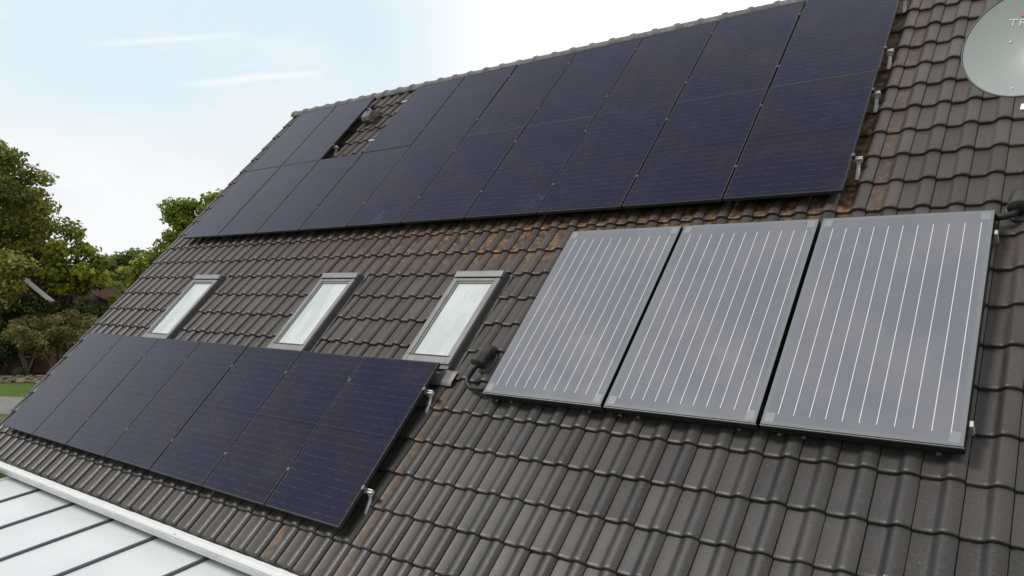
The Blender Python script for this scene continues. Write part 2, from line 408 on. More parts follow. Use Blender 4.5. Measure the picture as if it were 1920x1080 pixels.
# gable and front walls
zE = w_of(0, -4.28, -.2).z; yE = w_of(0, -4.28, -.2).y
b = MB(); b.prism([(0, yE+.45, 0), (0, 2*yA-yE-.45, 0), (0, 2*yA-yE-.45, zE+.2), (0, yA, zA-.32), (0, yE+.45, zE+.2)], (U_L+.12, 0, 0), (U_R-.1, 0, 0))
bo = b.build('wall', WALL, house); bo.location = -hl
# verge tiles along the left gable edge
b = MB()
for j in range(-5, 19):
    v0 = VE+j*TC; v1 = min(v0+TC+.03, 3.86)
    if v1-v0 < .08: continue
    b.add([(U_L-.045, v0, -.142), (U_L+.035, v0, -.142), (U_L+.035, v1, -.160), (U_L-.045, v1, -.160), (U_L-.045, v0, -.33), (U_L-.02, v0, -.33), (U_L-.02, v1, -.35), (U_L-.045, v1, -.35), (U_L-.02, v0, -.165), (U_L+.035, v0, -.165), (U_L+.035, v1, -.183), (U_L-.02, v1, -.183)],
          [(0,1,2,3),(0,3,7,4),(4,7,6,5),(5,6,11,8),(8,11,10,9),(1,9,10,2),(0,4,5,8,9,1),(3,2,10,11,6,7)])
vt = b.build('verge_trim', TILE, house, .006); vt.location = RLOC; vt.rotation_euler = RROT
# ridge caps
b = MB(); SEG = 14; zc = zA-.092; RP = .337; uu = -.66
while uu < U_R:
    L = RP+.035; prof_r = [(0, .127), (.045, .130), (.062, .114), (L*.6, .112), (L, .108)]
    vs = []; fs = []
    jz = rng.normal(0, .002)
    for t, r_ in [(0, .098)]+prof_r:
        for i in range(SEG+1):
            an = math.pi*(-.03+1.06*i/SEG); vs.append((uu+t, yA-math.cos(an)*r_, zc+jz+math.sin(an)*r_))
    n = SEG+1
    for r_ in range(len(prof_r)):
        for i in range(SEG): fs.append((r_*n+i, r_*n+i+1, (r_+1)*n+i+1, (r_+1)*n+i))
    b.add(vs, fs, True); uu += RP
ro = b.build('ridge_caps', RIDGE, house); ro.location = -hl
rf = MB().box((U_L+.01, yA-.10, zc-.06), (U_R, yA+.10, zc+.04)).build('ridge_vent_strip', DECK, house, 0, -hl)
# gutter
gy, gz = w_of(0, -4.33, -.15).y-.028, w_of(0, -4.33, -.15).z+.012
b = MB(); gr = .062; cs = []
for i in range(13):
    an = math.pi*(1+i/12); cs.append((gy+math.cos(an)*gr, gz+math.sin(an)*gr*1.05))
inner = [(gy+math.cos(math.pi*(1+i/12))*(gr-.004), gz+math.sin(math.pi*(1+i/12))*(gr-.004)*1.05+.002) for i in range(12, -1, -1)]
ringp = cs+inner; nn = len(ringp); fs = []
vs = [(u, p[0], p[1]) for u in (U_L-.09, U_R) for p in ringp]
for i in range(nn): fs.append((i, (i+1)%nn, nn+(i+1)%nn, nn+i))
fs += [tuple(range(13))]
b.add(vs, fs, True); b.tube([(U_L-.09, gy-gr-.004, gz+.006), (U_R, gy-gr-.004, gz+.006)], .011, 8)
g = b.build('gutter', WHITE, house); g.location = -hl
for i in range(12):
    u = .15+i*.98
    bb = MB(); pts = [(u, gy+math.cos(math.pi*(1+t/8))*(gr+.004), gz+math.sin(math.pi*(1+t/8))*(gr+.004)*1.05) for t in range(5)]
    for p, q in zip(pts[:-1], pts[1:]): bb.bar(p, q, .022, .004, (1, 0, 0)) if False else bb.tube([p, q], .006, 6)
    bb.build('bracket', WHITE, g)
for uj in (5.28, 9.4):
    bb = MB(); pts = [(uj, gy+math.cos(math.pi*(1+t/10))*(gr+.003), gz+math.sin(math.pi*(1+t/10))*(gr+.003)*1.05) for t in range(7)]
    for p, q in zip(pts[:-1], pts[1:]): bb.bar(p, q, .05, .004, (0, 0, 1) if abs(q[2]-p[2]) < abs(q[1]-p[1]) else (0, 1, 0))
    bb.box((uj-.006, gy-gr-.012, gz+.002), (uj+.006, gy-gr+.03, gz+.018)); bb.build('gutter_joint', WHITE, g)
fb = MB().box((U_L+.02, gy+gr+.006, gz-.16), (U_R, gy+gr+.03, gz-.01)).build('fascia', WHITE, house, 0, -hl)

# skylights
def skylight(u0, u1):
    vb, vtop = -2.08, -.838; nt_, nb_ = -.070, -.20
    f = MB(); fw = .066
    f.box((u0, vb, nb_), (u0+fw, vtop-.09, nt_)); f.box((u1-fw, vb, nb_), (u1, vtop-.09, nt_))
    f.box((u0+fw, vb, nb_), (u1-fw, vb+.085, nt_-.002)); f.box((u0+fw, vtop-.13, nb_), (u1-fw, vtop-.09, nt_-.002))
    fr = f.build('skylight', CLAD, house, .004, RLOC, RROT)
    s = MB()
    for a in (u0+fw, u1-fw-.022): s.box((a, vb+.085, nt_-.045), (a+.022, vtop-.13, nt_-.012))
    s.box((u0+fw+.022, vb+.085, nt_-.045), (u1-fw-.022, vb+.105, nt_-.012)); s.box((u0+fw+.022, vtop-.152, nt_-.045), (u1-fw-.022, vtop-.13, nt_-.012))
    s.build('sash', CLAD, fr, .003)
    MB().box((u0+fw+.023, vb+.106, nt_-.04), (u1-fw-.023, vtop-.153, nt_-.028)).build('pane', PANE, fr)
    h = MB(); h.prism([(0, vtop-.080, nt_-.002), (0, vtop-.080, nt_+.010), (0, vtop-.012, nt_+.016), (0, vtop+.004, nt_+.016), (0, vtop+.004, nb_)], (u0-.006, 0, 0), (u1+.006, 0, 0))
    h.build('hood', CLAD, fr, .004)
    gk = MB().box((u0+.03, vb+.088, nt_-.003), (u1-.03, vb+.098, nt_+.003)).build('lower_groove', CLAD_D, fr)
    c = MB(); c.box((u1+.001, vb-.02, -.2), (u1+.009, vtop+.02, nt_-.018)); c.box((u0-.009, vb-.02, -.2), (u0-.001, vtop+.02, nt_-.018))
    c.box((u1+.009, vb-.1, -.190), (u1+.062, vtop+.08, -.150)); c.box((u0-.05, vb-.1, -.190), (u0-.009, vtop+.08, -.160))
    c.box((u0-.05, vtop+.006, -.19), (u1+.085, vtop+.09, -.1625))
    c.build('side_flashing', CLAD_D, fr, .002)
    a = MB(); a.box((u0-.004, vb-.045, nb_), (u1+.004, vb-.002, nt_-.02)); 
    n_ = 24; vs = []; fs = []
    for i in range(n_+1):
        u = u0-.05+(u1-u0+.16)*i/n_
        for v, hgt in ((vb-.04, -.128), (vb-.17, -.128), (vb-.205, -.142)):
            x = ((u-UJ)/TP) % 1.0
            vs.append((u, v+.010*math.sin(u*21), hgt+float(prof(np.array([x]))[0])*.75))
    for i in range(n_):
        for r_ in range(2): fs.append((i*3+r_, i*3+r_+1, i*3+r_+4, i*3+r_+3))
    a.add(vs, fs, True); a.build('apron_flashing', ZINC, fr)
    return fr
SKL = ['skylight', 'skylight', 'skylight']
for a, b_ in SKY: skylight(a, b_)

# roof vent in the gap of the upper array
def roof_vent(u, v):
    f = MB(); f.box((u-.115, v-.15, -.15), (u+.115, v+.16, -.128)); base = f.build('vent_tile', PVC, house, .006, RLOC, RROT)
    h = MB(); h.prism([(0, v-.14, -.125), (0, v-.16, -.05), (0, v-.12, .015), (0, v+.02, .03), (0, v+.16, -.10), (0, v+.16, -.125)], (u-.10, 0, 0), (u+.10, 0, 0))
    h.build('hood', RIDGE, base, .006)
roof_vent(2.36, 2.98)
# pipe outlets with hoods
def duct(u, v, du):
    """round hooded outlet opening down the slope, standing on an oval collar; the hood axis leans down slope"""
    c = MB(); pts = []
    n_ = 28
    ringc = [(u+math.cos(2*math.pi*i/n_)*.085, v-.02+math.sin(2*math.pi*i/n_)*.12, -.126) for i in range(n_+1)]
    c.tube(ringc, .011, 8, False)
    c.add([(u+math.cos(2*math.pi*i/n_)*.08, v-.02+math.sin(2*math.pi*i/n_)*.115, -.128) for i in range(n_)], [tuple(range(n_))])
    col = c.build('duct_collar', ZINC, house, 0, RLOC, RROT)
    h = MB(); seg = 22
    path = [(u, v+.13, -.17, .045), (u, v+.09, -.11, .060), (u, v+.03, -.055, .068), (u, v-.05, -.035, .071), (u, v-.11, -.030, .073), (u, v-.117, -.030, .076), (u, v-.125, -.030, .074), (u, v-.124, -.030, .066), (u, v-.06, -.035, .062), (u, v+.01, -.05, .05)]
    h.tube([p[:3] for p in path], [p[3] for p in path], seg, True)
    h.build('duct_hood', PVC, col)
    return col
duct(7.830, -1.955, 0); duct(11.895, -.185, 0)

# ------------------------------------------------------------------ photovoltaic panels
PW, PH, GAP = 1.046, 1.751, .020
PU, PV_ = 1.066, 1.757
SLOPE = (PITCH, 0, 0)
def make_panel():
    root = empty('solar_module', (0,0,0), SLOPE)
    f = MB(); fw = .011
    for a, b_ in (((0,0,-.035),(PW,fw,0)), ((0,PH-fw,-.035),(PW,PH,0)), ((0,fw,-.035),(fw,PH-fw,0)), ((PW-fw,fw,-.035),(PW,PH-fw,0))): f.box(a, b_)
    f.build('frame', BLACK, root, .0012)
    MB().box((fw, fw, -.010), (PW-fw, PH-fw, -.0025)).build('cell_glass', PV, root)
    MB().box((.42, PH-.30, -.034), (.62, PH-.22, -.011)).build('junction_box', RUBBER, root)
    return root
pproto = make_panel(); used = False
def copy_tree(o, parent=None):
    c = o.copy(); COL.objects.link(c)
    if parent: c.parent = parent
    for ch in list(o.children): copy_tree(ch, c)
    return c
ORD = ['', 'second', 'third', 'fourth', 'fifth', 'sixth', 'seventh', 'eighth', 'ninth', 'tenth']
def panel(u, v, label, group):
    global used
    o = pproto if not used else copy_tree(pproto); used = True
    o.location = w_of(u+rng.normal(0, .0012), v+rng.normal(0, .0012), rng.normal(0, .0008)); tag(o, label, 'solar panel', group)
    o.rotation_euler = (PITCH+rng.normal(0, .0012), rng.normal(0, .0012), 0)
for c in range(10):
    if c == 0: l = 'black panel at the left gable edge, lower row of the upper array'
    elif c == 9: l = 'black panel at the right end of the upper array, just above the collectors'
    elif c == 2: l = 'black solar panel directly below the gap with the roof vent in the upper array'
    else: l = f'{ORD[c]} black panel from the left gable edge, lower row of the upper array'
    panel(c*PU, 0, l, 'black panels in the upper array')
for c in range(10):
    if c == 2: continue
    if c == 0: l = 'black solar panel at the left gable edge in the top row just below the ridge'
    elif c == 1: l = 'black solar panel in the top row just left of the gap with the roof vent'
    elif c == 3: l = 'black solar panel in the top row just right of the gap with the roof vent'
    elif c == 9: l = 'black solar panel at the right end of the top row, nearest the satellite dish'
    else: l = f'{ORD[c-3]} black panel right of the vent gap, top row below the ridge'
    panel(c*PU, PV_, l, 'black panels in the upper array')
LU, LV = -.047, -3.873
for c in range(7):
    if c == 0: l = 'black solar panel at the left gable edge in the single lower array above the gutter'
    elif c == 6: l = 'black solar panel at the right end of the lower array, below the nearest skylight'
    else: l = f'{ORD[c]} black panel from the left gable edge, single lower array above the gutter'
    panel(LU+c*PU, LV, l, 'black panels in the lower array')
# mounting rails with roof hooks and clamps
def rail(u0, u1, v, joints, label, ends=1):
    r = empty('mounting_rail', w_of(u0, v, -.037), SLOPE)
    L = u1-u0
    b = MB(); b.box((0, -.018, -.036), (L, -.006, -.001)); b.box((0, .006, -.036), (L, .018, -.001)); b.box((.001, -.006, -.035), (L-.001, .006, -.014))
    b.build('rail', ALU, r, .0015)
    def hook(x):
        h = MB(); w_ = .030
        h.box((x-w_/2-.006, -.030, -.052), (x+w_/2+.006, .020, -.0362))
        h.bar((x, -.026, -.052), (x, -.060, -.075), w_, .008, (0, 0, 1)); h.bar((x, -.056, -.072), (x, -.150, -.098), w_, .008, (0, 0, 1))
        h.bar((x, -.146, -.094), (x, -.172, -.108), w_, .008, (0,0,1)); h.bar((x, -.172, -.108), (x, -.05, -.114), w_, .006, (0,0,1))
        h.build('roof_hook', STEEL, r, .001)
    hk = [L-.035]; x = L-1.0
    while x > .2: hk.append(x); x -= 1.19
    for x in hk: hook(x)
    for j in joints:
        x = j-u0
        c = MB(); c.box((x-.0085, -.016, -.002), (x+.0085, .016, .0385)); c.box((x-.015, -.013, .0376), (x+.015, .013, .0402)); c.tube([(x, 0, .040), (x, 0, .0445)], .005, 8)
        c.build('clamp', CLAMP, r)
    e = MB(); xe = joints[-1]-u0+PU-.010
    e.box((xe+.002, -.018, -.002), (xe+.016, .018, .0405)); e.box((xe-.012, -.018, .0378), (xe+.016, .018, .0415)); e.build('end_clamp', CLAMP, r)
    tag(r, label, 'mounting rail', 'silver rails under the solar panels')
J = lambda a, b_, o=0.: [o+c*PU-GAP/2 for c in range(a, b_)]
rail(-.10, 10.71, .470, J(1, 10), 'silver mounting rail near the bottom edge of the upper solar array')
rail(-.10, 10.70, 1.445, J(1, 10), 'silver mounting rail just below the seam between the two rows of the upper array')
rail(2.98, 10.71, 2.150, J(4, 10), 'silver mounting rail just above the seam between the two rows, right of the vent gap')
rail(2.98, 10.70, 3.200, J(4, 10), 'silver mounting rail under the top row near the ridge, right of the vent gap')
rail(-.10, 2.18, 2.150, J(1, 2), 'short silver mounting rail at the lower left corner of the vent gap')
rail(-.10, 2.18, 3.200, J(1, 2), 'short silver mounting rail at the upper left of the vent gap behind the vent')
rail(LU-.10, 7.475, -3.490, J(1, 7, LU), 'silver mounting rail near the bottom edge of the lower array above the gutter')
rail(LU-.10, 7.475, -2.430, J(1, 7, LU), 'silver mounting rail near the top edge of the lower array below the skylights')

# ------------------------------------------------------------------ thermal collectors
KU, KV, KW, KG, KH = 8.093, -2.392, 1.2, .031, 2.05
def make_collector():
    r = empty('solar_collector', (0,0,0), SLOPE)
    f = MB(); fw = .010
    f.box((0,0,-.088),(KW,fw,-.004)); f.box((0,KH-fw,-.088),(KW,KH,-.004)); f.box((0,fw,-.088),(fw,KH-fw,-.004)); f.box((KW-fw,fw,-.088),(KW,KH-fw,-.004)); f.box((fw,fw,-.088),(KW-fw,KH-fw,-.07))
    f.build('frame', COLF, r, .003)
    MB().box((-.003, -.006, -.020), (KW+.003, -.0005, -.009)).build('frame_lip', LIP, r)
    gl = MB().box((.002, .002, -.0039), (KW-.002, KH-.002, -.002)).build('glass_cover', COLG, r)
    s = MB()
    for i in range(11):
        x = .1015+.1025*i; s.box((x-.0023, .09, -.0018), (x+.0023, 1.922, -.0012))
    s.build('white_strips', STRIP, r)
    for x in (.022, KW-.082):
        for y in (.022, KH-.10): MB().box((x, y, -.0018), (x+.06, y+.078, -.0013)).build('corner_pad', PATCH, r)
    for x in (.10, .26, 1.05):
        MB().box((x, -.020, -.100), (x+.028, -.001, -.082)).build('clip', CLAMP, r, .003)
    return r
cp = make_collector()
CL = ['grey solar thermal collector with white stripes, farthest of the three, beside the curved black hose',
      'grey solar thermal collector with white stripes between the other two collectors',
      'white striped grey solar collector, nearest of the three, beside the right pipe outlet']
for i in range(3):
    o = cp if i == 0 else copy_tree(cp)
    o.location = w_of(KU+i*(KW+KG), KV, 0); tag(o, CL[i], 'solar collector', 'striped grey thermal collectors')
    if i == 0:
        loc = lambda u, v, n: (u-KU, v-KV, n)
        MB().tube([loc(*p) for p in [(7.835,-1.96,-.045),(7.828,-2.06,-.04),(7.78,-2.13,-.055),(7.753,-2.20,-.075),(7.775,-2.265,-.085),(7.85,-2.31,-.085),(7.96,-2.315,-.075),(8.10,-2.30,-.07)]], .026, 12).build('hose', RUBBER, o)
    if i == 2:
        loc = lambda u, v, n: (u-KU-2*(KW+KG), v-KV, n)
        MB().tube([loc(*p) for p in [(11.89,-.20,-.045),(11.89,-.29,-.05),(11.86,-.335,-.06),(11.80,-.35,-.065),(11.70,-.36,-.07)]], .026, 12).build('hose', RUBBER, o)
for v, l in ((-.545, 'silver support rail under the upper part of the thermal collectors'), (-2.205, 'silver support rail under the lower part of the thermal collectors')):
    r = empty('collector_rail', w_of(KU-.06, v, -.089), SLOPE); L = 3*KW+2*KG+.085
    MB().box((0, -.02, -.034), (L-.02, .02, 0)).build('rail', ALU, r, .002)
    MB().box((L-.02, -.022, -.035), (L+.004, .022, .058)).build('end_clamp', ALU, r, .003)
    tag(r, l, 'support rail', 'rails under the thermal collectors')

# ------------------------------------------------------------------ satellite dish
DD = 5.55
dc = CAM + pdir(1929, 76)*DD
view = pdir(1928, 77).normalized()
mn = (right*.459 + down*.889).normalized(); mn = (mn - view*mn.dot(view)).normalized()
nrm = (-view*math.cos(R(33)) - mn*math.sin(R(33))).normalized()
xr = (right - down*(-.10)); 
def plane_hit(px, py):
    d = pdir(px, py); return CAM + d*((dc-CAM).dot(nrm)/d.dot(nrm))
xr = (plane_hit(1930, 45.5)-plane_hit(1890, 49.5)).normalized()
yr = nrm.cross(xr)
MD = Matrix(((xr.x,yr.x,nrm.x,dc.x),(xr.y,yr.y,nrm.y,dc.y),(xr.z,yr.z,nrm.z,dc.z),(0,0,0,1)))
dish = empty('satellite_dish'); dish.matrix_world = MD
tag(dish, 'grey satellite dish with white lettering and a red emblem above the roof at the right', 'satellite dish')
RD = 119.3/F*DD*.94
def paraboloid(rr): return -.085*(1-(rr/RD)**2)
d_ = MB(); NR, NS = 14, 72; vs = [(0,0,paraboloid(0))]; fs = []
for i in range(1, NR+1):
    rr = RD*i/NR
    for k in range(NS): an = 2*math.pi*k/NS; vs.append((rr*math.cos(an), rr*math.sin(an), paraboloid(rr)))
for k in range(NS): fs.append((0, 1+k, 1+(k+1)%NS))
for i in range(NR-1):
    for k in range(NS): fs.append((1+i*NS+k, 1+(i+1)*NS+k, 1+(i+1)*NS+(k+1)%NS, 1+i*NS+(k+1)%NS))
d_.add(vs, fs, True)
nb = len(vs); d_.add([(x, y, z-.004) for x, y, z in vs], [f[::-1] for f in fs], True)
d_.build('reflector', DISH, dish)
MB().tube([((RD+.001)*math.cos(2*math.pi*k/NS), (RD+.001)*math.sin(2*math.pi*k/NS), -.003) for k in range(NS+1)], .007, 8, False).build('rim', DISH_RIM, dish)
def on_dish(px, py):           # place on the dish plane in the direction of that photo point
    d = pdir(px, py); h = 0.
    for _ in range(6):
        t = (dc+nrm*h-CAM).dot(nrm)/d.dot(nrm); p = CAM+d*t-dc; x, y = p.dot(xr), p.dot(yr); h = paraboloid(min(RD, math.hypot(x, y)))
    return x, y
def dz(x, y): return paraboloid(math.hypot(x, y))+.002
def bars(mb, segs, x0, y0, h, th):
    for (a, b_, c, d) in segs:
        p = Vector((x0+a*h*1.25, y0+b_*h, 0)); q = Vector((x0+c*h*1.25, y0+d*h, 0)); p.z = dz(p.x, p.y); q.z = dz(q.x, q.y)
        mb.bar(p, q, th, .0016, (0,0,1))
LET = {'T': ([(0,1,.95,1),(.48,0,.48,.96)], 1.0), 'R': ([(0,0,0,1),(0,.97,.7,.97),(.72,.97,.80,.75),(.80,.75,.70,.5),(.70,.5,0,.5),(.42,.5,.8,0)], .85),
       'I': ([(0,0,0,1)], .1), 'A': ([(0,0,.45,1),(.45,1,.9,0),(.18,.36,.72,.36)], .95), 'X': ([(0,0,.85,1),(0,1,.85,0)], .9)}
lx, ly = on_dish(1890.5, 49.5); H = 10/F*DD*1.22
mb = MB(); cx = lx
for ch in 'TRIAX':
    sg, wd = LET[ch]; bars(mb, sg, cx, ly, H, .0095); cx += (wd*1.25+.30)*H
mb.build('lettering', PRINT, dish)
ex, ey = on_dish(1914, 31.5); es = 20/F*DD
MB().box((ex, ey, dz(ex, ey)), (ex+es, ey+es*.85, dz(ex, ey)+.0015)).build('emblem', RED, dish)
for p in ((1895, 79), (1897, 166), (1950, 79), (1950, 166)):
    x, y = on_dish(*p); MB().tube([(x, y, dz(x,y)-.003), (x, y, dz(x,y)+.002), (x, y, dz(x, y)+.006)], [.011, .010, .004], 10).build('rivet', PRINT, dish)  # white colour stands in for the glint on each rivet
# arm, head, mast
inv = MD.inverted()
ab = Vector((*on_dish(1938, 184), -.03)); 
a_ = MB(); tip = Vector((ab.x+.12, ab.y*1.05, .60)); st = Vector((ab.x, ab.y-.012, -.045))
a_.bar(st, tip, .03, .03, (1,0,0)); a_.build('feed_arm', ALU, dish, .003)
MB().tube([tip+Vector((0,.02,.05)), tip+Vector((0,.05,.0)), tip+Vector((0,.09,-.06))], [.03, .033, .024], 14).build('receiver_head', PVC, dish)
mt = dc - nrm*.20
foot_uv = None
mx, my = mt.x, mt.y
zr = (my*SA/CA) + Z0 - .14/CA      # roof surface height under the mast
b = MB(); b.tube([inv @ Vector((mx, my, zr-.1)), inv @ Vector((mx, my, mt.z+.12))], .024, 14); b.build('mast', ALU, dish)
b = MB(); b.bar((0, 0, -.09), (0, 0, -.23), .16, .16, (0,1,0)); b.build('bracket', DISH_RIM, dish, .01)
b = MB(); p0 = inv @ (dc+xr*ab.x+yr*(ab.y+.03)-nrm*.05); b.box((ab.x-.085, ab.y-.065, -.085), (ab.x+.04, ab.y-.012, -.045)); b.build('arm_clamp', ALU, dish, .006)
b = MB(); b.tube([inv @ Vector((mx, my, zr-.04)), inv @ Vector((mx, my, zr+.05))], [.09, .03], 16); b.build('mast_collar', RUBBER, dish)

# ------------------------------------------------------------------ patio roof below the gutter
y0 = w_of(0, -4.35, -.14).y; zp = w_of(0, -4.35, -.14).z
canopy = empty('patio_roof', (4.6, y0-1.4, 0)); tag(canopy, 'white milky glazed patio roof with dark grey bars below the gutter', 'patio roof')
cl_ = Vector((4.6, y0-1.4, 0)); tq = math.tan(R(7.5))
def cp_(u, dy, dz_=0): return Vector((u, y0+dy, zp-.2+tq*dy+dz_)) - cl_
bars_u = [.62, 1.615, 2.63, 3.635, 4.605, 5.60, 6.6, 7.6, 8.6]
for i in range(8):
    a, b_ = bars_u[i], bars_u[i+1]
    b = MB(); vs = [cp_(a, .32), cp_(b_, .32), cp_(b_, -3.2), cp_(a, -3.2), cp_(a, .32, -.016), cp_(b_, .32, -.016), cp_(b_, -3.2, -.016), cp_(a, -3.2, -.016)]
    b.add(vs, [(0,3,2,1),(4,5,6,7),(0,1,5,4),(1,2,6,5),(2,3,7,6),(3,0,4,7)]); b.build('glass_pane', MILK, canopy)
for i, u in enumerate(bars_u):
    MB().bar(cp_(u, .32, .010), cp_(u, -3.22, .010), .042, .030).build('glazing_bar', DARKMETAL if i else WHITE, canopy, .003)
MB().box((.56-cl_.x, -3.3+y0-cl_.y, zp-.2-tq*3.2-.16), (8.66-cl_.x, -3.2+y0-cl_.y, zp-.2-tq*3.2-.03)).build('eaves_beam', WHITE, canopy, .006)
MB().box((.56-cl_.x, .33+y0-cl_.y, zp-.2-.02), (8.66-cl_.x, .40+y0-cl_.y, zp-.2+.12)).build('wall_plate', WHITE, canopy, .006)
for u in (.64, 4.6, 8.56): MB().box((u-.06-cl_.x, -3.29+y0-cl_.y, 0), (u+.06-cl_.x, -3.21+y0-cl_.y, zp-.2-tq*3.2-.15)).build('post', WHITE, canopy, .006)

# ------------------------------------------------------------------ ground
def ground_mat(name, c1, c2, sc, c3=None, bump=.5):
    m = Mat(name); a = m.noise(sc, 5, .6); b_ = m.noise(sc*14, 4, .7)
    c = m.mix(m.ramp(a, .35, .65), c1, c2); c = m.mix(m.ramp(b_, .45, .7), c, c3 or c1)
    m.set(Base_Color=c, Roughness=.9, Specular_IOR_Level=.2); m.bump(b_, bump, .05); return m.m
GRASS = ground_mat('grass', (.055, .10, .018), (.085, .14, .022), .6, (.10, .155, .03))
MEADOW = ground_mat('meadow', (.035, .06, .016), (.06, .085, .02), .15)
MULCH = ground_mat('bark_mulch', (.085, .038, .022), (.12, .055, .032), 1.2, (.055, .028, .018), .9)
PATH = ground_mat('asphalt_path', (.20, .195, .18), (.25, .24, .22), .5, (.22, .215, .20), .3)
b = MB(); b.add([(-3000,-3000,0),(3000,-3000,0),(3000,3000,0),(-3000,3000,0)], [(0,1,2,3)])
tag(b.build('ground', MEADOW), kind='structure')
h_r = Vector((right.x, right.y, 0)).normalized(); h_f = Vector((fwd.x, fwd.y, 0)).normalized(); c0 = Vector((CAM.x, CAM.y, 0))
def strip(name, mat, D0, D1, x0, x1, z, t0=0., t1=0., wob=0.):
    b = MB(); n_ = 24; vs = []
    for i in range(n_+1):
        x = x0+(x1-x0)*i/n_
        vs += [c0+h_f*(D0+t0*(x+24)+wob*math.sin(x*.9))+h_r*x+Vector((0,0,z)), c0+h_f*(D1+t1*(x+24)+wob*math.sin(x*1.3+1))+h_r*x+Vector((0,0,z))]
    b.add(vs, [(i*2, i*2+2, i*2+3, i*2+1) for i in range(n_)]); return tag(b.build(name, mat), kind='structure')
strip('lawn', GRASS, 15.0, 40.6, -45, -2, .004, 0, 0, .15)
strip('path', PATH, 30.2, 35.0, -45, -2, .008, 0, -.12, .05)
strip('planting_bed', MULCH, 39.6, 49.0, -45, -2, .012, 0, 0, .2)

# ------------------------------------------------------------------ vegetation
def leaf_mat(name, dark, light, trans=.35):
    m = Mat(name); t = m.attr('tint')
    c = m.mix(t, dark, light); m.set(Base_Color=c, Roughness=.5, Specular_IOR_Level=.3)
    tr = m.n('ShaderNodeBsdfTranslucent'); m.l(m.mix(.5, c, light), tr.inputs[0])
    mx = m.n('ShaderNodeMixShader'); mx.inputs[0].default_value = trans
    m.l(m.b.outputs[0], mx.inputs[1]); m.l(tr.outputs[0], mx.inputs[2]); m.l(mx.outputs[0], m.t.nodes['Material Output'].inputs[0])
    return m.m
BARK = plain('bark', (.055, .045, .036), .9, 0, .3, 8, .5)
PALEBARK = plain('pale_bark', (.20, .17, .12), .85, 0, .25, 8, .4)
def leaves(blobs, per, size, seed, squash=.75, droop=.0):
    """blobs: (centre, radius). Leaf clumps on and inside each blob; returns verts, quads, tint"""
    g = np.random.default_rng(seed); V = []; T = []
    for (c, r) in blobs:
        n = max(6, int(per*r*r)); d = g.normal(size=(n, 3)); d /= np.linalg.norm(d, axis=1)[:, None]
        rad = r*(g.random(n)**.45)
        lump = 1+.22*np.sin(d[:, 0]*5+seed+c[0])*np.sin(d[:, 1]*4.3+c[1])*np.cos(d[:, 2]*4.7+c[2])
        p = np.array(c)+d*(rad*lump)[:, None]*np.array([1, 1, squash])
        nrm_ = d+g.normal(size=(n, 3))*.75; nrm_[:, 2] += .5; nrm_ /= np.linalg.norm(nrm_, axis=1)[:, None]
        a = np.cross(nrm_, g.normal(size=(n, 3))); a /= np.linalg.norm(a, axis=1)[:, None]; b_ = np.cross(nrm_, a)
        s1 = size*(.6+.8*g.random(n))[:, None]; s2 = s1*(.45+.3*g.random(n))[:, None]
        q = np.stack([p-a*s1, p-b_*s2+nrm_*s2*.3, p+a*s1, p+b_*s2-nrm_*s2*.2], 1)
        V.append(q.reshape(-1, 3)); bt = g.normal(.45, .17)
        T.append(np.repeat(np.clip(bt+g.normal(0, .2, n), 0, 1), 4))
    V = np.vstack(V); T = np.concatenate(T); return V, np.arange(len(V)).reshape(-1, 4), T
def crown_blobs(c, rx, rz, nb, r0, seed, shape=1.0, bias=0.):
    g = np.random.default_rng(seed); out = []
    for i in range(nb):
        d = g.normal(size=3); d /= np.linalg.norm(d); q = g.random()**.38
        p = np.array([d[0]*rx, d[1]*rx, d[2]*rz])*q
        if shape != 1.0:
            t = (p[2]/rz+1)/2; k = 1-(1-shape)*t; p[0] *= k; p[1] *= k
        out.append((tuple(np.array(c)+p), r0*(.6+.75*g.random())))
    return out
def tree(name, base, top_z, rx, c_z, rz, nb, r0, per, size, mat, seed, label, cat='tree', group=None, bark=BARK, shape=1., trunk_r=.25, extra=(), limbs=9):
    root = empty(name, base)
    g = random.Random(seed)
    blobs = crown_blobs((0, 0, c_z), rx, rz, nb, r0, seed, shape)+list(extra)
    V, Q, T = leaves(blobs, per, size, seed+1)
    np_mesh('crown', V, Q, mat, root, False, {'tint': T})
    t = MB(); th = c_z+rz*.25
    t.tube([(0,0,-.1), (.05,.02,th*.3), (-.05*trunk_r,.1*trunk_r,th*.65), (.1,0,th)], [trunk_r*1.25, trunk_r, trunk_r*.75, trunk_r*.3], 9)
    sel = g.sample(blobs, min(limbs, len(blobs)))
    for c, r in sel:
        z1 = max(th*.35, min(th*.9, c[2]-abs(c[0])*.6)); mid = (c[0]*.5, c[1]*.5, z1+(c[2]-z1)*.35)
        t.tube([(0,0,z1), mid, c], [trunk_r*.42, trunk_r*.28, trunk_r*.08], 6)
    t.build('trunk', bark, root)
    return tag(root, label, cat, group)
L_DARK = leaf_mat('leaf_dark', (.058, .074, .015), (.45, .46, .09))
L_GREEN = leaf_mat('leaf_green', (.065, .11, .016), (.42, .49, .07))
L_LIME = leaf_mat('leaf_lime', (.075, .11, .012), (.46, .48, .05), .35)
L_MID = leaf_mat('leaf_mid', (.05, .08, .022), (.29, .34, .09))
L_OLIVE = leaf_mat('leaf_olive', (.095, .09, .03), (.33, .30, .11))
L_HEDGE = leaf_mat('leaf_hedge', (.020, .034, .008), (.12, .15, .03))
